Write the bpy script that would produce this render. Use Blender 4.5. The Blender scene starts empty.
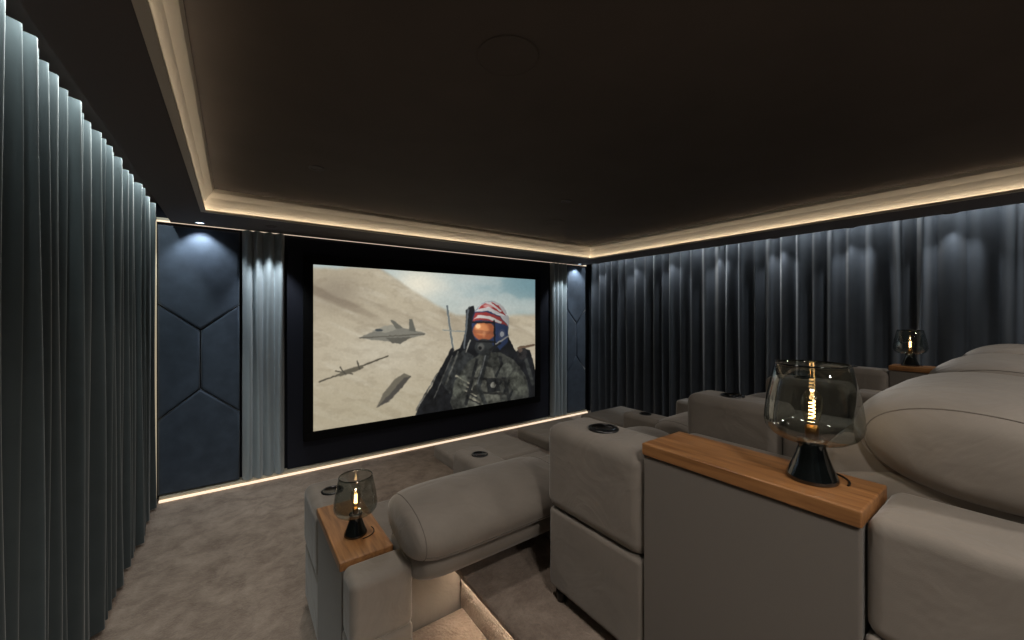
import bpy, bmesh, math, random
import numpy as np
from mathutils import Vector, Matrix
random.seed(11)
S = bpy.context.scene
S.view_settings.view_transform = 'Standard'
S.view_settings.look = 'None'

# ------------------------------------------------------------ helpers
def lin(c):
    return tuple(((x/255)/12.92 if x/255 <= .04045 else ((x/255+.055)/1.055)**2.4) for x in c)

def new_mat(name):
    m = bpy.data.materials.new(name); m.use_nodes = True
    nt = m.node_tree
    return m, nt, nt.nodes['Principled BSDF']

def mat_plain(name, rgb, rough=.6, metal=0, spec=.5, sheen=0, noise=0, nscale=30, bump=0, bscale=200, coat=0, dist=0.002, crease=0):
    m, nt, b = new_mat(name)
    col = lin(rgb)
    b.inputs['Base Color'].default_value = (*col, 1)
    b.inputs['Roughness'].default_value = rough
    b.inputs['Metallic'].default_value = metal
    b.inputs['Specular IOR Level'].default_value = spec
    b.inputs['Sheen Weight'].default_value = sheen
    b.inputs['Sheen Roughness'].default_value = .4
    b.inputs['Coat Weight'].default_value = coat
    tc = nt.nodes.new('ShaderNodeTexCoord')
    if noise:
        n = nt.nodes.new('ShaderNodeTexNoise'); n.inputs['Scale'].default_value = nscale
        n.inputs['Detail'].default_value = 6
        nt.links.new(tc.outputs['Object'], n.inputs['Vector'])
        r = nt.nodes.new('ShaderNodeValToRGB')
        r.color_ramp.elements[0].position = .3; r.color_ramp.elements[1].position = .7
        r.color_ramp.elements[0].color = (*[c*(1-noise) for c in col], 1)
        r.color_ramp.elements[1].color = (*[c*(1+noise) for c in col], 1)
        nt.links.new(n.outputs['Fac'], r.inputs['Fac'])
        nt.links.new(r.outputs['Color'], b.inputs['Base Color'])
    last = None
    if crease:
        n3 = nt.nodes.new('ShaderNodeTexNoise'); n3.inputs['Scale'].default_value = 6.5
        n3.inputs['Detail'].default_value = 3; n3.inputs['Distortion'].default_value = 1.2
        nt.links.new(tc.outputs['Object'], n3.inputs['Vector'])
        b3 = nt.nodes.new('ShaderNodeBump'); b3.inputs['Strength'].default_value = crease
        b3.inputs['Distance'].default_value = .02
        nt.links.new(n3.outputs['Fac'], b3.inputs['Height']); last = b3
    if bump:
        n2 = nt.nodes.new('ShaderNodeTexNoise'); n2.inputs['Scale'].default_value = bscale
        n2.inputs['Detail'].default_value = 4
        nt.links.new(tc.outputs['Object'], n2.inputs['Vector'])
        bp = nt.nodes.new('ShaderNodeBump'); bp.inputs['Strength'].default_value = bump
        bp.inputs['Distance'].default_value = dist
        nt.links.new(n2.outputs['Fac'], bp.inputs['Height'])
        if last: nt.links.new(last.outputs['Normal'], bp.inputs['Normal'])
        last = bp
    if last: nt.links.new(last.outputs['Normal'], b.inputs['Normal'])
    return m

def mat_emit(name, rgb, s):
    m, nt, b = new_mat(name)
    b.inputs['Base Color'].default_value = (*lin(rgb), 1)
    b.inputs['Emission Color'].default_value = (*lin(rgb), 1)
    b.inputs['Emission Strength'].default_value = s
    return m

def mat_wood(name):
    m, nt, b = new_mat(name)
    tc = nt.nodes.new('ShaderNodeTexCoord')
    mp = nt.nodes.new('ShaderNodeMapping'); mp.inputs['Scale'].default_value = (28, 2.2, 28)
    n = nt.nodes.new('ShaderNodeTexNoise'); n.inputs['Scale'].default_value = 2.5; n.inputs['Detail'].default_value = 8
    n.inputs['Distortion'].default_value = .6
    r = nt.nodes.new('ShaderNodeValToRGB')
    r.color_ramp.elements[0].position = .3; r.color_ramp.elements[1].position = .72
    r.color_ramp.elements[0].color = (*lin((122, 80, 46)), 1)
    r.color_ramp.elements[1].color = (*lin((172, 122, 76)), 1)
    nt.links.new(tc.outputs['Object'], mp.inputs['Vector']); nt.links.new(mp.outputs['Vector'], n.inputs['Vector'])
    nt.links.new(n.outputs['Fac'], r.inputs['Fac']); nt.links.new(r.outputs['Color'], b.inputs['Base Color'])
    b.inputs['Roughness'].default_value = .38
    return m

def mat_glass(name, tint, refl=.6):
    m = bpy.data.materials.new(name); m.use_nodes = True; nt = m.node_tree
    nt.nodes.remove(nt.nodes['Principled BSDF'])
    out = nt.nodes['Material Output']
    t = nt.nodes.new('ShaderNodeBsdfTransparent'); t.inputs['Color'].default_value = (*tint, 1)
    g = nt.nodes.new('ShaderNodeBsdfGlossy'); g.inputs['Roughness'].default_value = .03
    f = nt.nodes.new('ShaderNodeLayerWeight'); f.inputs['Blend'].default_value = .35
    mu = nt.nodes.new('ShaderNodeMath'); mu.operation = 'MULTIPLY_ADD'; mu.inputs[1].default_value = refl; mu.inputs[2].default_value = .06
    mix = nt.nodes.new('ShaderNodeMixShader')
    nt.links.new(f.outputs['Facing'], mu.inputs[0]); nt.links.new(mu.outputs[0], mix.inputs['Fac'])
    nt.links.new(t.outputs[0], mix.inputs[1]); nt.links.new(g.outputs[0], mix.inputs[2])
    nt.links.new(mix.outputs[0], out.inputs['Surface'])
    return m

def link(o, parent=None):
    S.collection.objects.link(o)
    if parent: o.parent = parent
    return o

def empty(name, loc=(0, 0, 0)):
    e = bpy.data.objects.new(name, None); e.location = loc; e.empty_display_size = .1
    S.collection.objects.link(e); return e

def mesh(name, v, f, mat, parent=None, smooth=False):
    me = bpy.data.meshes.new(name); me.from_pydata(v, [], f); me.materials.append(mat)
    if smooth: me.polygons.foreach_set('use_smooth', [True]*len(me.polygons))
    me.update()
    return link(bpy.data.objects.new(name, me), parent)

def from_bm(name, bm, mat, parent=None, smooth=True, wn=True):
    bmesh.ops.recalc_face_normals(bm, faces=bm.faces)
    me = bpy.data.meshes.new(name); bm.to_mesh(me); bm.free(); me.materials.append(mat)
    if smooth: me.polygons.foreach_set('use_smooth', [True]*len(me.polygons))
    o = link(bpy.data.objects.new(name, me), parent)
    if smooth and wn:
        w = o.modifiers.new('wn', 'WEIGHTED_NORMAL'); w.keep_sharp = True
    return o

def rbox(name, x0, x1, y0, y1, z0, z1, r, mat, parent=None, seg=4, shear=0):
    bm = bmesh.new(); bmesh.ops.create_cube(bm, size=1)
    for v in bm.verts:
        v.co = Vector((x0+(v.co.x+.5)*(x1-x0), y0+(v.co.y+.5)*(y1-y0), z0+(v.co.z+.5)*(z1-z0)))
        v.co.y += shear*(v.co.z-z0)
    if r > 0:
        bmesh.ops.bevel(bm, geom=bm.edges[:], offset=r, segments=seg, profile=.5, affect='EDGES')
    return from_bm(name, bm, mat, parent, smooth=r > 0)

def prism(name, poly, y, t, mat, parent=None, bev=.02):
    """polygon in (x,z) on a wall facing -Y, extruded toward -Y"""
    bm = bmesh.new()
    a = [bm.verts.new((p[0], y, p[1])) for p in poly]
    f = bm.faces.new(a)
    r = bmesh.ops.extrude_face_region(bm, geom=[f])
    for v in r['geom']:
        if isinstance(v, bmesh.types.BMVert): v.co.y -= t
    ed = [e for e in bm.edges if all(abs(v.co.y-(y-t)) < 1e-6 for v in e.verts)]
    bmesh.ops.bevel(bm, geom=ed, offset=bev, segments=4, profile=.5, affect='EDGES')
    return from_bm(name, bm, mat, parent)

def roll(name, x0, x1, yc, zc, hy, hz, mat, parent, tilt=0, n=5, ns=40, nc=40, e=2.3, sag=0):
    """puffy roll cushion along X with domed ends and super-elliptic section"""
    cx, hx = (x0+x1)/2, (x1-x0)/2
    V = []; F = []
    ss = [math.sin(math.pi/2*(-1+2*i/ns)) for i in range(ns+1)]
    ca, sa = math.cos(tilt), math.sin(tilt)
    for s in ss:
        r = max(1e-3, (1-abs(s)**n))**(1/n) if abs(s) < 1 else 1e-3
        r = r**.9
        for k in range(nc):
            t = 2*math.pi*k/nc
            c, d = math.cos(t), math.sin(t)
            yy = hy*r*math.copysign(abs(c)**(2/e), c)
            zz = hz*r*math.copysign(abs(d)**(2/e), d)*(1+sag*(1-s*s))
            V.append((cx+hx*s, yc+yy*ca-zz*sa, zc+yy*sa+zz*ca))
    for i in range(ns):
        for k in range(nc):
            F.append((i*nc+k, i*nc+(k+1) % nc, (i+1)*nc+(k+1) % nc, (i+1)*nc+k))
    F.append(tuple(range(nc))[::-1]); F.append(tuple(ns*nc+k for k in range(nc)))
    return mesh(name, V, F, mat, parent, smooth=True)

def tube(name, pts, r, mat, parent, cyclic=False):
    cu = bpy.data.curves.new(name, 'CURVE'); cu.dimensions = '3D'; cu.bevel_depth = r; cu.bevel_resolution = 3
    sp = cu.splines.new('POLY'); sp.points.add(len(pts)-1)
    for p, q in zip(sp.points, pts): p.co = (*q, 1)
    sp.use_cyclic_u = cyclic
    cu.materials.append(mat)
    return link(bpy.data.objects.new(name, cu), parent)

def lathe(name, prof, mat, parent, n=48, loc=(0, 0, 0)):
    V = []; F = []
    for r, z in prof:
        for k in range(n):
            t = 2*math.pi*k/n
            V.append((loc[0]+r*math.cos(t), loc[1]+r*math.sin(t), loc[2]+z))
    for i in range(len(prof)-1):
        for k in range(n):
            F.append((i*n+k, i*n+(k+1) % n, (i+1)*n+(k+1) % n, (i+1)*n+k))
    return mesh(name, V, F, mat, parent, smooth=True)

# ------------------------------------------------------------ materials
M_ceil = mat_plain('ceiling_paint', (90, 84, 80), .9, spec=.15, noise=.06, nscale=3)
M_soff = mat_plain('soffit_paint', (102, 98, 98), .85, spec=.2)
M_cream = mat_plain('cornice_paint', (205, 198, 184), .7)
M_wall = mat_plain('wall_fabric', (40, 42, 50), .9, spec=.2, bump=.2)
M_panel = mat_plain('panel_velvet', (68, 79, 94), .7, sheen=.5, spec=.3, noise=.18, nscale=9, bump=.15, bscale=90)
M_dark = mat_plain('acoustic_panel_fabric', (42, 44, 54), .9, spec=.2, bump=.2)
M_black = mat_plain('black_velvet_frame', (8, 8, 9), .8, spec=.2)
M_curt = mat_plain('curtain_velvet', (72, 81, 84), .75, sheen=.5, spec=.25, noise=.08, nscale=8, bump=.1, bscale=60)
M_curtR = mat_plain('curtain_velvet_blue', (70, 76, 84), .7, sheen=.5, spec=.3, noise=.08, nscale=8, bump=.1, bscale=60)
M_curtF = mat_plain('curtain_velvet_pale', (165, 176, 182), .7, sheen=.5, spec=.3)
M_sofa = mat_plain('sofa_fabric', (134, 125, 116), .8, sheen=.35, spec=.3, noise=.08, nscale=7, bump=.25, bscale=500, dist=.001, crease=.35)
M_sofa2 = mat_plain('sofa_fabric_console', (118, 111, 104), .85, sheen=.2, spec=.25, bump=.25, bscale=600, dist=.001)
M_pipe = mat_plain('sofa_piping', (106, 98, 90), .8)
M_wood = mat_wood('oak_wood')
M_plastic = mat_plain('black_plastic', (12, 12, 13), .35)
M_cup = mat_plain('cup_metal', (40, 38, 38), .25, metal=.9)
M_led_w = mat_emit('led_warm', (255, 236, 210), 10)
M_led_l = mat_emit('led_line', (255, 232, 204), .7)
M_led_s = mat_emit('led_step', (255, 234, 206), 28)
M_led_f = mat_emit('led_floor', (255, 232, 204), 1.0)
M_led_c = mat_emit('led_corner', (235, 218, 185), .4)
M_led_x = mat_emit('led_cool', (215, 235, 255), 4)
M_trimcream = mat_plain('trim_cream', (200, 190, 170), .6)
M_smoke = mat_glass('smoked_glass', (.66, .69, .66), .5)
M_base = mat_plain('dark_glass_base', (14, 17, 17), .06, spec=.8, coat=.5)
M_bulbg = mat_glass('bulb_glass', (.97, .93, .82), .4)
M_fil = mat_emit('filament', (255, 208, 146), 18)
M_brass = mat_plain('brass_socket', (150, 110, 60), .3, metal=1)

# carpet
def mat_carpet():
    m, nt, b = new_mat('carpet_pile')
    tc = nt.nodes.new('ShaderNodeTexCoord')
    n = nt.nodes.new('ShaderNodeTexNoise'); n.inputs['Scale'].default_value = 6; n.inputs['Detail'].default_value = 12
    n.inputs['Roughness'].default_value = .75; n.inputs['Distortion'].default_value = .3
    r = nt.nodes.new('ShaderNodeValToRGB')
    r.color_ramp.elements[0].position = .33; r.color_ramp.elements[1].position = .69
    r.color_ramp.elements[0].color = (*lin((120, 104, 93)), 1)
    r.color_ramp.elements[1].color = (*lin((176, 158, 143)), 1)
    n2 = nt.nodes.new('ShaderNodeTexNoise'); n2.inputs['Scale'].default_value = 90; n2.inputs['Detail'].default_value = 6
    bp = nt.nodes.new('ShaderNodeBump'); bp.inputs['Strength'].default_value = .8; bp.inputs['Distance'].default_value = .008
    for k in (n, n2): nt.links.new(tc.outputs['Object'], k.inputs['Vector'])
    nt.links.new(n.outputs['Fac'], r.inputs['Fac']); nt.links.new(r.outputs['Color'], b.inputs['Base Color'])
    nt.links.new(n2.outputs['Fac'], bp.inputs['Height']); nt.links.new(bp.outputs['Normal'], b.inputs['Normal'])
    b.inputs['Roughness'].default_value = .95; b.inputs['Specular IOR Level'].default_value = .1
    b.inputs['Sheen Weight'].default_value = .2
    return m
M_carpet = mat_carpet()

# ------------------------------------------------------------ room shell
XL, XR, YF, YB = -.64, 4.62, 4.32, -2.2
ZS, ZC = 2.30, 2.46
rbox('floor', XL-.1, XR+.1, YB-.1, YF+.1, -.1, 0, 0, M_carpet)
rbox('wall_left', XL-.1, XL, YB, YF, 0, ZC+.1, 0, M_wall)
rbox('wall_right', XR, XR+.1, YB, YF, 0, ZC+.1, 0, M_wall)
rbox('wall_front', XL-.1, XR+.1, YF, YF+.1, 0, ZC+.1, 0, M_wall)
rbox('wall_back', XL-.1, XR+.1, YB-.1, YB, 0, ZC+.1, 0, M_wall)
rbox('ceiling', XL-.1, XR+.1, YB-.1, YF+.1, ZC, ZC+.1, 0, M_ceil)
IX0, IX1, IY1 = -.19, 3.95, 3.66
rbox('ceiling_soffit_left', -.43, IX0-.012, YB, YF-.07, ZS, ZC, 0, M_soff)
rbox('ceiling_soffit_right', IX1+.012, 4.40, YB, YF-.07, ZS, ZC, 0, M_soff)
rbox('ceiling_soffit_front', IX0-.012, IX1+.012, IY1+.012, YF-.07, ZS, ZC, 0, M_soff)
# cornice: LED lip + sloped cream face, swept round three sides
def cornice(name, prof, mat, smooth=False):
    V = []; F = []
    for ins, z in prof:
        V += [(IX0+ins, YB, z), (IX0+ins, IY1-ins, z), (IX1-ins, IY1-ins, z), (IX1-ins, YB, z)]
    for i in range(len(prof)-1):
        for k in range(3):
            F.append((i*4+k, i*4+k+1, (i+1)*4+k+1, (i+1)*4+k))
    return mesh(name, V, F, mat)
cornice('trim_cornice_lip', [(-.014, ZS), (-.014, ZS-.005), (.016, ZS-.005), (.016, ZS+.010), (.013, ZS+.010), (.013, ZS+.002), (-.012, ZS+.002)], M_cream)
cornice('led_strip_cove', [(.012, ZS+.004), (.001, ZS+.004)], M_led_w)
cornice('trim_cornice', [(-.002, ZS+.003), (-.002, ZS+.03), (.008, ZS+.06), (.028, ZS+.10), (.058, ZS+.135), (.066, ZC)], M_cream)

# front wall line light and floor light
rbox('led_strip_front_wall', XL+.12, XR-.12, YF-.066, YF-.05, ZS-.003, ZS+.009, 0, M_led_l)
rbox('trim_front_track', XL+.12, XR-.12, YF-.068, YF-.03, ZS+.010, ZS+.03, 0, M_trimcream)
rbox('baseboard_front', -.5, 4.48, YF-.10, YF, 0, .045, .004, M_trimcream)
rbox('led_strip_floor', -.5, 4.48, YF-.113, YF-.101, .004, .022, 0, M_led_f)
rbox('led_strip_corner', -.535, -.515, YF-.10, YF-.08, .03, ZS-.01, 0, M_led_c)

# ------------------------------------------------------------ front wall: panels
def hexpanel(x0, x1, name):
    e = empty(name)
    rbox('backing', x0, x1, YF-.045, YF, .05, ZS-.02, 0, M_dark, e)
    xm = (x0+x1)/2; g = .004; y = YF-.045; t = .045
    zt, zb, a1, b1, a0, b0 = ZS-.03, .055, 1.62, 1.40, .67, .90
    prism('pad_top', [(x0, zt), (x0, a1+g), (xm, b1+g), (x1, a1+g), (x1, zt)], y, t, M_panel, e)
    prism('pad_left', [(x0, a1-g), (x0, a0+g), (xm-g, b0+g), (xm-g, b1-g)], y, t, M_panel, e)
    prism('pad_right', [(x1, a1-g), (x1, a0+g), (xm+g, b0+g), (xm+g, b1-g)], y, t, M_panel, e)
    prism('pad_bottom', [(x0, a0-g), (xm, b0-g), (x1, a0-g), (x1, zb), (x0, zb)], y, t, M_panel, e)
hexpanel(-.51, .035, 'hexagon_wall_panel')
hexpanel(4.07, 4.46, 'hexagon_wall_panel')
rbox('acoustic_wall_panel', .41, 3.72, YF-.06, YF, .05, ZS-.02, .006, M_dark)

# ------------------------------------------------------------ curtains
def curtain(name, p0, p1, nrm, mat, amp=.05, wmin=.10, wmax=.15, z0=.02, z1=2.40, sharp=1.3, vary=1.0):
    p0 = Vector(p0); p1 = Vector(p1); L = (p1-p0).length; u = (p1-p0)/L; nrm = Vector(nrm)
    ts = [0]
    while ts[-1] < L: ts.append(ts[-1]+random.uniform(wmin, wmax))
    ws = L/ts[-1]; ts = [t*ws for t in ts]
    samp = []
    for i in range(len(ts)-1):
        a, b = ts[i], ts[i+1]; A = amp*random.uniform(1-.35*vary, 1.1); sk = random.uniform(1-.3*vary, 1+.4*vary)
        sh = sharp*random.uniform(.8, 1.25); f2 = random.uniform(-.10, .10)*vary
        for k in range(20):
            q = k/20; w_ = abs(math.sin(math.pi*q**sk))
            samp.append((a+(b-a)*q, -amp+2*A*(w_**sh)+2*A*f2*math.sin(3*math.pi*q)*w_, i, q))
    samp.append((L, -amp, 0, 0))
    rows = 20; V = []; F = []
    for r in range(rows+1):
        h = r/rows; z = z0+(z1-z0)*h
        for s, d, i, q in samp:
            dd = d*(1.0-.15*h) + .005*math.sin(i*2.3+h*5)*math.sin(math.pi*q)
            off = (.008*math.sin(h*2.6+i*1.7)+.003*math.sin(h*6+i))*math.sin(math.pi*q)
            p = p0+u*(s+off)+nrm*dd
            V.append((p.x, p.y, z))
    n = len(samp)
    for r in range(rows):
        for k in range(n-1):
            F.append((r*n+k, r*n+k+1, (r+1)*n+k+1, (r+1)*n+k))
    return mesh(name, V, F, mat, None, smooth=True)
curtain('curtain_left', (-.545, YB+.05, 0), (-.545, 4.12, 0), (1, 0, 0), M_curt, amp=.047, wmin=.075, wmax=.12, sharp=1.15)
curtain('curtain_right', (4.525, YB+.05, 0), (4.525, 4.2, 0), (-1, 0, 0), M_curtR, amp=.050, wmin=.10, wmax=.17, sharp=1.5)
curtain('curtain_front', (.055, YF-.095, 0), (.385, YF-.095, 0), (0, -1, 0), M_curtF, amp=.038, wmin=.095, wmax=.11, z0=.05, z1=ZS-.01, sharp=.9, vary=.3)
curtain('curtain_front', (3.74, YF-.095, 0), (4.05, YF-.095, 0), (0, -1, 0), M_curtF, amp=.034, wmin=.075, wmax=.09, z0=.05, z1=ZS-.01, sharp=.9, vary=.3)

# ------------------------------------------------------------ projection screen
scr = empty('projection_screen')
SX0, SX1, SZ0, SZ1 = .627, 3.440, .383, 2.028
yS = YF-.09
fw = .085
for nm, b in dict(frame_top=(SX0-fw, SX1+fw, SZ1, SZ1+fw), frame_bottom=(SX0-fw, SX1+fw, SZ0-fw, SZ0),
                  frame_left=(SX0-fw, SX0, SZ0, SZ1), frame_right=(SX1, SX1+fw, SZ0, SZ1)).items():
    rbox(nm, b[0], b[1], yS-.02, YF-.055, b[2], b[3], .004, M_black, scr)

def paint(NX, NY):
    th = math.radians(35.7); c, s = math.cos(th), math.sin(th)
    gx = np.linspace(SX0, SX1, NX); gz = np.linspace(SZ0, SZ1, NY)
    X, Z = np.meshgrid(gx, gz)
    # traced artwork coordinates (the artwork was drawn foreshortened; this rectifies it)
    d = X*s+yS*c
    u = 512+386*(X*c-yS*s)/d; v = 315-386*(Z-1.53)/d
    def vnoise(a, b, seed):
        r = np.random.RandomState(seed).rand(64, 64)
        ai = np.floor(a).astype(int); bi = np.floor(b).astype(int)
        fa = a-ai; fb = b-bi; fa = fa*fa*(3-2*fa); fb = fb*fb*(3-2*fb)
        g = lambda i, j: r[i % 64, j % 64]
        return (g(ai, bi)*(1-fa)+g(ai+1, bi)*fa)*(1-fb)+(g(ai, bi+1)*(1-fa)+g(ai+1, bi+1)*fa)*fb
    def fbm(a, b, seed=1, o=4):
        return sum(vnoise(a*2**k, b*2**k, seed+k)/2**(k+1) for k in range(o))
    u0, v0 = u.copy(), v.copy()
    img = np.zeros(X.shape+(3,))
    def mix(mask, col):
        mask = np.clip(mask, 0, 1)[..., None]
        img[:] = img*(1-mask)+np.array(col, float)*mask
    def sm(x, a, b):
        t = np.clip((x-a)/(b-a), 0, 1); return t*t*(3-2*t)
    # sky
    img[:] = np.array((178, 192, 190), float)
    mix(sm(u-(v-265)*.3, 440, 530), (112, 144, 152))
    mix(sm(v, 285, 325)*.8, (194, 196, 184))
    cl = fbm(u/26, v/16, 5)
    mix(sm(cl, .40, .66)*.4, (204, 206, 198))
    mix(np.exp(-(((u-418)/28)**2+((v-284)/18)**2)), (236, 230, 210))
    # desert
    ridge = 266+np.maximum(0, u-378)*.62+4*fbm(u/14, v*0, 9)
    ridge = np.where(u > 455, 314+3*fbm(u/12, v*0, 8), np.minimum(ridge, 314))
    land = sm(v-ridge, -2.5, 3)
    mix(land, (186, 174, 150))
    k = (u*.42-v*.95)
    st = fbm(k/12, (u*.9+v*.4)/70, 21)
    mix(land*sm(st, .38, .68)*.6*sm(-v, -360, -290), (128, 114, 96))
    mix(land*sm(fbm(k/6+3, (u+v)/44, 33), .48, .72)*.35, (212, 204, 184))
    mix(land*sm(v, 345, 425)*.5, (164, 153, 126))
    mix(land*np.exp(-(((u-335)/28)**2+((v-292)/20)**2))*.45, (116, 104, 90))
    mix(land*np.exp(-(((u-385)/45)**2+((v-352)/22)**2))*.55, (206, 198, 178))
    mix(land*sm(fbm(u/12, v/5, 61), .48, .66)*.14, (120, 106, 86))
    # irregular edges
    u = u+1.4*(fbm(u0/2.6, v0/2.6, 71)-.5); v = v+1.4*(fbm(u0/2.6+9, v0/2.6, 81)-.5)
    def poly(p, col, a=1.0):
        acc = np.zeros(u.shape)
        for ju, jv in ((-.3, -.2), (.3, .1), (0, .35)):
            ins = np.zeros(u.shape, bool); n = len(p)
            for i in range(n):
                x1, y1 = p[i]; x2, y2 = p[(i+1) % n]
                if y1 == y2: continue
                cnd = ((y1 > v+jv) != (y2 > v+jv)) & (u+ju < (x2-x1)*(v+jv-y1)/(y2-y1)+x1)
                ins ^= cnd
            acc += ins/3
        mix(acc*a, col)
    def ell(cx, cy, rx, ry, col, a=1.0, rot=0, soft=.25):
        ca, sa = math.cos(rot), math.sin(rot)
        p = (u-cx)*ca+(v-cy)*sa; q = -(u-cx)*sa+(v-cy)*ca
        mix((1-sm((p/rx)**2+(q/ry)**2, 1-soft, 1.1))*a, col)
    def line(x1, y1, x2, y2, w, col, a=1.0):
        dx, dy = x2-x1, y2-y1; t = np.clip(((u-x1)*dx+(v-y1)*dy)/(dx*dx+dy*dy), 0, 1)
        dd = np.hypot(u-x1-t*dx, v-y1-t*dy); mix((1-sm(dd, w*.5, w*1.15))*a, col)
    # jet one (three quarter view)
    poly([(359, 338), (372, 332), (384, 327), (392, 326), (408, 329), (425, 333), (425, 335), (410, 338), (398, 343), (384, 341), (372, 340)], (124, 121, 110))
    poly([(372, 331), (384, 326), (392, 325), (398, 329), (386, 333)], (148, 144, 130))
    poly([(386, 338), (412, 337), (400, 344), (392, 343)], (92, 89, 80))
    poly([(396, 329), (390, 320), (393, 320), (403, 328)], (104, 102, 92))
    poly([(409, 331), (409, 319), (412, 319), (416, 332)], (98, 97, 88))
    line(360, 338, 424, 334, .7, (90, 86, 76)); ell(379, 330, 4, 1.6, (68, 72, 72))
    # jet two (edge on)
    line(319, 382, 388, 356, .9, (82, 76, 64)); line(336, 371, 352, 374, .9, (82, 76, 64))
    poly([(334, 377), (345, 370), (362, 365), (364, 368), (346, 375)], (96, 90, 76))
    line(340, 367, 345, 374, .8, (74, 70, 60)); line(357, 361, 360, 369, .8, (74, 70, 60))
    # jet three (banking)
    poly([(376, 408), (383, 394), (394, 380), (404, 373), (411, 376), (402, 388), (388, 402)], (106, 100, 86))
    poly([(376, 408), (388, 396), (404, 378), (411, 376), (402, 388), (388, 402)], (74, 70, 64))
    jets = img.copy()
    # canopy rails
    line(447, 306, 453, 350, 1.3, (84, 90, 90)); line(443, 330, 470, 332, .8, (110, 112, 106))
    line(452, 350, 424, 412, 2.2, (30, 30, 32))
    # ejection seat and cockpit tub
    poly([(413, 420), (420, 404), (431, 388), (437, 374), (449, 354), (460, 348), (465, 334), (466, 310), (470, 306), (474, 306), (478, 330), (500, 330), (508, 336), (516, 352), (522, 348), (530, 350), (534, 366), (541, 388), (541, 425)], (24, 25, 27))
    poly([(440, 382), (450, 360), (464, 350), (474, 356), (466, 374), (450, 394)], (48, 50, 50))
    line(468, 310, 464, 348, 1.2, (72, 76, 78)); line(458, 352, 446, 384, 1.0, (88, 88, 82)); line(466, 352, 470, 340, .9, (120, 118, 110))
    line(437, 374, 416, 410, .9, (110, 108, 100)); line(452, 356, 434, 398, .8, (74, 74, 70))
    # torso and sleeves
    poly([(450, 402), (456, 380), (468, 362), (480, 354), (500, 352), (514, 360), (526, 376), (529, 394), (524, 412), (486, 412), (454, 412)], (60, 61, 56))
    poly([(466, 409), (470, 382), (480, 364), (492, 368), (498, 384), (502, 409)], (88, 88, 79))
    for a in range(4):
        line(456+a*4, 376+a*7, 470+a*3, 384+a*6, 1.2, (128, 124, 108)); line(457+a*4, 378+a*7, 471+a*3, 386+a*6, .8, (34, 34, 34))
        line(502+a*4, 364+a*8, 496+a*4, 376+a*8, 1.3, (30, 32, 32))
    line(477, 360, 466, 404, 1.8, (32, 33, 33)); line(500, 357, 510, 404, 1.8, (32, 33, 33)); line(469, 378, 505, 380, 1.4, (40, 40, 38))
    line(468, 392, 508, 394, 1.4, (36, 36, 34))
    poly([(486, 380), (498, 378), (500, 391), (488, 393)], (32, 33, 33)); ell(476, 390, 4, 5, (46, 46, 42)); ell(493, 385, 3, 3, (120, 118, 108))
    ell(518, 384, 8, 13, (84, 86, 76), .8, -.4); ell(506, 370, 6, 8, (96, 98, 88), .7, .5); ell(460, 386, 7, 12, (88, 90, 80), .7, .35)
    # raised fist and grab handle
    ell(522, 353, 5, 7, (44, 42, 42)); ell(520, 350, 2.6, 2.4, (92, 78, 68)); line(518, 348, 534, 345, 1.2, (120, 96, 76)); line(526, 360, 533, 384, 2, (50, 52, 50))
    # mask hose
    line(488, 352, 478, 388, 3.0, (40, 42, 42)); line(486, 354, 477, 386, .8, (92, 94, 92)); line(478, 386, 486, 406, 2.6, (52, 54, 52))
    # helmet shell with shading
    ell(490, 325, 18.5, 23.5, (38, 48, 76), soft=.12)
    poly([(475, 312), (480, 305), (487, 301.5), (496, 302), (504, 307), (509, 318), (509, 327), (500, 316), (488, 311)], (182, 180, 178))
    poly([(478, 309), (484, 303.5), (492, 302.5), (499, 306), (506, 316), (500, 313), (489, 307)], (146, 50, 48))
    poly([(485, 303), (490, 302), (502, 311), (500, 312), (491, 305)], (192, 188, 184))
    poly([(472, 322), (475, 313), (486, 312), (500, 317), (508, 326), (504, 328), (490, 321), (478, 320)], (138, 52, 50))
    poly([(473, 320), (478, 315), (490, 316), (502, 322), (501, 324), (488, 319), (477, 318)], (188, 184, 178))
    ell(488, 306, 6, 2.5, (232, 226, 220), .5, .1, .9)
    # amber visor
    ell(484, 331, 11.5, 10, (150, 84, 54), soft=.2); ell(482, 329, 8.5, 7, (204, 132, 84), .9, soft=.8); ell(478, 326, 3.5, 3, (242, 196, 146), .9, soft=.9)
    line(474, 331, 493, 333, 2.0, (120, 70, 50), .55); ell(484, 334, 2, 4, (190, 128, 88), .6, soft=.9)
    poly([(494, 322), (508, 326), (508, 342), (500, 350), (494, 343)], (40, 52, 82))
    line(494, 321, 495, 345, 1.0, (22, 24, 28)); line(472, 322, 494, 322.5, 1.0, (28, 26, 30))
    ell(502, 334, 4, 5, (58, 66, 90)); ell(502, 334, 2.2, 2.8, (150, 152, 156)); line(496, 344, 508, 336, 1.0, (140, 138, 134))
    # mask
    ell(484, 347, 9.5, 8.5, (44, 46, 46), soft=.2); ell(481, 347, 4, 4.5, (86, 86, 82), .8, soft=.6); ell(480, 348, 1.8, 2, (24, 24, 24)); line(474, 341, 495, 342, 1.2, (26, 26, 27))
    line(490, 350, 500, 343, 1.4, (30, 30, 30))
    fig = (np.abs(img-jets).sum(-1) > 12).astype(float)
    sh = .40+1.0*fbm(u0/5, v0/6, 91)+.6*(fbm(u0/1.8, v0/2.2, 95)-.5)
    body = fig*sm(v0, 345, 356)
    img[:] = img*(1-body[..., None])+img*np.clip(sh, .35, 1.8)[..., None]*body[..., None]
    img[:] = img*(1+fig*.22*np.clip((488-u0)/20, -1, 1)*sm(-v0, -352, -345))[..., None]
    img2 = np.clip((img*.96+8)/255, 0, 1)
    g = fbm(u0/1.6, v0/1.6, 50)-.5
    img2 = np.clip(img2*(1+.08*g[..., None]), 0, 1)
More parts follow.
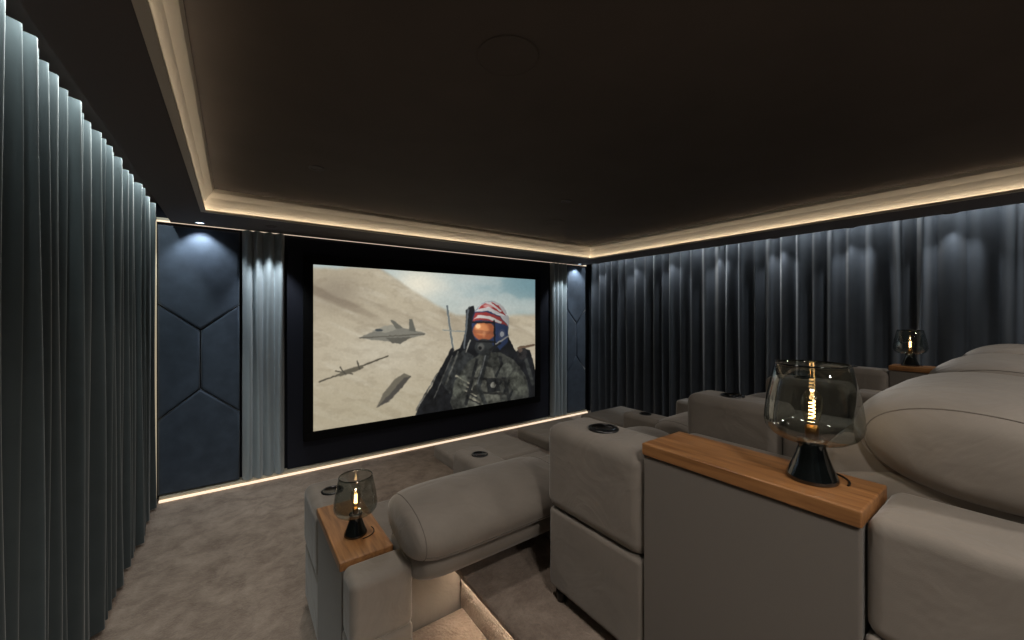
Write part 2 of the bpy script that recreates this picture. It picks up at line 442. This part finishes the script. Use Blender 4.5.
    p = np.pad(img2, ((1, 1), (1, 1), (0, 0)), 'edge')
    img2 = (p[1:-1, 1:-1]*2+p[:-2, 1:-1]+p[2:, 1:-1]+p[1:-1, :-2]+p[1:-1, 2:])/6
    return X, Z, np.where(img2 <= .04045, img2/12.92, ((img2+.055)/1.055)**2.4)
NX, NY = 600, 348
X, Z, C = paint(NX, NY)
me = bpy.data.meshes.new('picture')
co = np.stack([X.ravel(), np.full(X.size, yS), Z.ravel()], 1)
idx = np.arange(NX*NY).reshape(NY, NX)
q = np.stack([idx[:-1, :-1], idx[:-1, 1:], idx[1:, 1:], idx[1:, :-1]], -1).reshape(-1, 4)
me.vertices.add(len(co)); me.vertices.foreach_set('co', co.ravel())
me.loops.add(q.size); me.loops.foreach_set('vertex_index', q.ravel())
me.polygons.add(len(q)); me.polygons.foreach_set('loop_start', np.arange(0, q.size, 4)); me.polygons.foreach_set('loop_total', np.full(len(q), 4))
me.update(calc_edges=True)
ca = me.color_attributes.new('picture', 'FLOAT_COLOR', 'POINT')
ca.data.foreach_set('color', np.concatenate([C.reshape(-1, 3), np.ones((NX*NY, 1))], 1).ravel())
m, nt, b = new_mat('projected_picture')
at = nt.nodes.new('ShaderNodeVertexColor'); at.layer_name = 'picture'
b.inputs['Base Color'].default_value = (.02, .02, .02, 1)
b.inputs['Roughness'].default_value = .9
nt.links.new(at.outputs['Color'], b.inputs['Emission Color']); b.inputs['Emission Strength'].default_value = .95
me.materials.append(m)
link(bpy.data.objects.new('picture', me), scr)

# ------------------------------------------------------------ riser and steps
rbox('floor_riser_platform', .765, XR-.16, YB, 1.43, .002, .47, .0, M_carpet)
rbox('floor_riser_tread', .735, XR-.16, YB, 1.432, .47, .50, .010, M_carpet, seg=3)
rbox('floor_step_upper', .53, .765, YB, 1.415, .002, .325, .008, M_carpet, seg=3)
rbox('floor_step_lower', .30, .53, YB, 1.27, .002, .165, .008, M_carpet, seg=3)
rbox('led_strip_step', .745, .755, YB+.1, 1.42, .464, .4695, 0, M_led_s)

# ------------------------------------------------------------ recliner rows
def recliners(ox, oy, oz, nseat, pitch, rear_end, shell_back, hz, hy, hyc, zc, hn, ext=()):
    e = empty('recliner_sofa', (ox, oy, oz))
    aw = .21; cw = .18
    def arm(x, k, end):
        n = f'arm_{k}'
        rbox(n+'_front_upper', x-.004, x+aw+.004, .665, 1.085, .33, .635, .045, M_sofa, e, 5)
        rbox(n+'_front_lower', x+.002, x+aw-.002, .668, 1.07, .045, .335, .02, M_sofa, e, 4)
        lathe(n+'_cup_holder_rim', [(.052, .632), (.052, .641), (.046, .643), (.040, .641), (.038, .634)], M_plastic, e, 40, (x+aw/2, .90, 0))
        lathe(n+'_cup_holder_well', [(.040, .6405), (.034, .6375), (.0005, .6372)], M_cup, e, 40, (x+aw/2, .90, 0))
        if end:
            xa = x if k == 0 else x+aw-cw
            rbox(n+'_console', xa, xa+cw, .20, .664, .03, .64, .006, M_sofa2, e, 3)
            rbox(n+'_wood_top', xa-.006, xa+cw+.002, .198, .665, .64, .673, .004, M_wood, e, 3)
        else:
            rbox(n+'_mid', x+.004, x+aw-.004, .20, .66, .045, .60, .03, M_sofa, e, 4)
        rbox(n+'_rear_lower', x, x+aw, rear_end, .198, .045, .45, .015, M_sofa, e, 4)
        rbox(n+'_rear_upper', x, x+aw, rear_end-.005, .197, .445, .665, .028, M_sofa, e, 5)
        for i, yy in enumerate((1.03, .30)):
            lathe(n+f'_foot_{i}', [(.0, 0), (.016, 0), (.018, .045), (0, .047)], M_plastic, e, 16, (x+.03, yy, 0))
            lathe(n+f'_foot_{i+2}', [(.0, 0), (.016, 0), (.018, .045), (0, .047)], M_plastic, e, 16, (x+aw-.03, yy, 0))
    for k in range(nseat+1):
        arm(k*pitch, k, k in (0, nseat))
    for s in range(nseat):
        x0, x1 = s*pitch+aw+.004, (s+1)*pitch-.004
        n = f'seat_{s+1}'
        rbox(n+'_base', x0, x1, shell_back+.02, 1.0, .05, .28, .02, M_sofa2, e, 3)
        rbox(n+'_cushion', x0+.002, x1-.002, .36, 1.05, .28, .46, .06, M_sofa, e, 6)
        rbox(n+'_back_shell', x0, x1, shell_back, shell_back+.12, .05, .62, .04, M_sofa, e, 5)
        roll(n+'_lumbar_cushion', x0+.005, x1-.005, .30, .56, .24, .10, M_sofa, e, tilt=math.radians(118), n=7, e=3)
        roll(n+'_shoulder_cushion', x0-.01, x1+.01, .17, .635, .20, .07, M_sofa, e, tilt=math.radians(-12), n=7, e=2.6)
        hx0, hx1 = x0-.045, x1+.03
        tl = math.radians(4)
        roll(n+'_headrest', hx0, hx1, hyc, zc, hy, hz, M_sofa, e, tilt=tl, n=hn, e=2.15)
        def ring(f, t, g=1.0):
            r = ((1-abs(f)**hn)**(1/hn))**.9*g
            c_, d_ = math.cos(t), math.sin(t)
            yy = hy*r*math.copysign(abs(c_)**(2/2.15), c_); zz = hz*r*math.copysign(abs(d_)**(2/2.15), d_)
            return ((hx0+hx1)/2+f*(hx1-hx0)/2, hyc+yy*math.cos(tl)-zz*math.sin(tl), zc+yy*math.sin(tl)+zz*math.cos(tl))
        for j, f in enumerate((-.90, .90)):
            tube(n+f'_piping_{j}', [ring(f, 2*math.pi*i/60) for i in range(60)], .0014, M_pipe, e, True)
        tube(n+'_seam', [ring(-.90+1.8*i/40, math.radians(196)) for i in range(41)], .0014, M_pipe, e)
        if s in ext:
            rbox(n+'_footrest', x0-.035, x1+.01, 1.18, 1.79, .33, .44, .035, M_sofa, e, 5)
            rbox(n+'_footrest_flap', x0+.01, x1-.01, 1.0, 1.19, .35, .43, .02, M_sofa, e, 4)
            rbox(n+'_footrest_arm', x0+.2, x0+.24, .9, 1.6, .27, .33, .005, M_plastic, e, 2)
        else:
            rbox(n+'_footrest', x0, x1, 1.0, 1.065, .08, .40, .03, M_sofa, e, 5)
    return e
recliners(.93, 0, .50, 3, .935, -.25, -.10, .112, .215, .075, .757, 3.8)
recliners(.30, 1.23, .0, 4, .87, .07, .215, .094, .195, .115, .775, 5.5, ext=(1, 2, 3))

# ------------------------------------------------------------ lamps
def table_lamp(x, y, z, watts, k=.9):
    e = empty('table_lamp', (x, y, z)); e.scale = (k, k, k)
    lathe('base', [(0, 0), (.050, 0), (.053, .004), (.051, .012), (.040, .038), (.032, .062), (.027, .082), (.029, .092), (.030, .098), (0, .10)], M_base, e)
    lathe('shade', [(.020, .088), (.045, .091), (.068, .098), (.086, .110), (.095, .124), (.098, .139), (.097, .158), (.092, .195), (.084, .235), (.075, .277), (.0735, .279), (.0742, .272)], M_smoke, e, 64)
    lathe('rim', [(.0755, .2765), (.0760, .2785), (.0745, .2800), (.0730, .2785)], M_base, e, 64)
    lathe('socket', [(0, .098), (.014, .098), (.014, .125), (.011, .130), (0, .130)], M_brass, e, 24)
    lathe('bulb', [(.011, .129), (.014, .142), (.021, .165), (.023, .185), (.018, .205), (.008, .216), (0, .218)], M_bulbg, e, 32)
    pts = []
    for i in range(90):
        t = i/89; a = t*math.pi*10
        pts.append((.006*math.cos(a), .006*math.sin(a), .145+.045*t))
    tube('filament', pts, .0009, M_fil, e)
    tube('cable', [(.062*math.cos(a)+.02, -.060*math.sin(a)-.005, .0025) for a in [-.4+i*.12 for i in range(18)]], .0022, M_plastic, e)
    l = bpy.data.lights.new('bulb_light', 'POINT'); l.energy = watts; l.color = (1, .80, .58); l.shadow_soft_size = .012
    lo = bpy.data.objects.new('bulb_light', l); lo.location = (0, 0, .235); link(lo, e)
    return e
table_lamp(1.022, .302, .50+.673, .35)
table_lamp(.385, 1.585, .673, .35, .82)
table_lamp(.93+3*.935+.12, .57, .50+.673, .35)

# ------------------------------------------------------------ ceiling speakers
for px, py in ((.80, 1.14), (2.6, 2.9)):
    sp = empty('ceiling_speaker', (px, py, ZC))
    lathe('bezel', [(.112, 0), (.112, -.003), (.106, -.004), (.104, -.002)], M_ceil, sp, 64)
    lathe('grille', [(.104, -.002), (.05, -.0022), (.0005, -.0023)], M_ceil, sp, 64)

# ------------------------------------------------------------ lights
def area(name, loc, sx, sy, w, col, rot=(0, 0, 0)):
    l = bpy.data.lights.new(name, 'AREA'); l.shape = 'RECTANGLE'; l.size = sx; l.size_y = sy
    l.energy = w; l.color = col
    o = bpy.data.objects.new(name, l); o.location = loc; o.rotation_euler = rot; S.collection.objects.link(o)
    return o
area('curtain_wash_light_left', (-.486, 1.0, 2.43), .02, 6.2, 22, (.90, 1, .98))
area('curtain_wash_light_right', (4.462, 1.0, 2.43), .02, 6.2, 22, (.92, .98, 1.0))
def downlight(name, x, y, z, w, col, angle, aimy=0, blend=.6, r=.02, em=None, aimx=0):
    e = empty(name, (x, y, z))
    lathe('trim_ring', [(.045, 0), (.045, -.005), (.034, -.006), (.030, -.001)], M_soff, e, 32)
    lathe('lens', [(.030, -.0015), (.0005, -.0016)], em or M_led_x, e, 32)
    l = bpy.data.lights.new('spot', 'SPOT'); l.energy = w; l.color = col; l.spot_size = math.radians(angle)
    l.spot_blend = blend; l.shadow_soft_size = r
    o = bpy.data.objects.new('spot', l); o.location = (0, 0, -.03); o.rotation_euler = (aimy, aimx, 0); link(o, e)
downlight('downlight', -.235, 4.13, ZS, 12, (.86, .95, 1), 105, math.radians(14))
downlight('downlight', 4.22, 4.13, ZS, 12, (.86, .95, 1), 105, math.radians(14))
downlight('downlight', .26, 3.95, ZS, 22, (.88, .96, 1), 66, math.radians(16), em=M_soff)  # added fill spot with unlit lens, brightens the left front curtain
downlight('downlight', 3.90, 3.95, ZS, 16, (.88, .96, 1), 66, math.radians(16), em=M_soff)  # same added fill for the right front curtain
# row of small spots grazing the right curtain (pools of light at the top)
for i in range(8):
    downlight('curtain_spotlight', 4.36, -.15+i*.58, ZS, 5.5, (.94, .98, 1), 78, 0, .8, .012, M_soff, math.radians(-20))
warm = (1, .94, .86)
for x, y in ((.25, -.5), (1.6, -1.0), (3.0, -.8), (.3, -1.6)):  # added fill lights out of view, built as ceiling downlights
    downlight('downlight', x, y, ZC, 60, warm, 140, math.radians(12), 1, .08)
for x, y, wt in ((.42, 2.7, 36), (2.2, 2.3, 16), (.4, .9, 18)):  # added fill spots with unlit lenses, brightening carpet and seats
    downlight('downlight', x, y, ZC, wt, warm, 118, 0, 1, .05, M_soff)

w = bpy.data.worlds.new('world'); S.world = w; w.use_nodes = True
w.node_tree.nodes['Background'].inputs['Color'].default_value = (.02, .02, .02, 1)

# ------------------------------------------------------------ camera
cd = bpy.data.cameras.new('camera'); cam = bpy.data.objects.new('camera', cd); S.collection.objects.link(cam)
cam.location = (0, 0, 1.53); cam.rotation_euler = (math.radians(90), 0, math.radians(-35.7))
cd.sensor_width = 36; cd.lens = 386/1024*36; cd.shift_y = -5/1024; cd.clip_start = .02
S.camera = cam
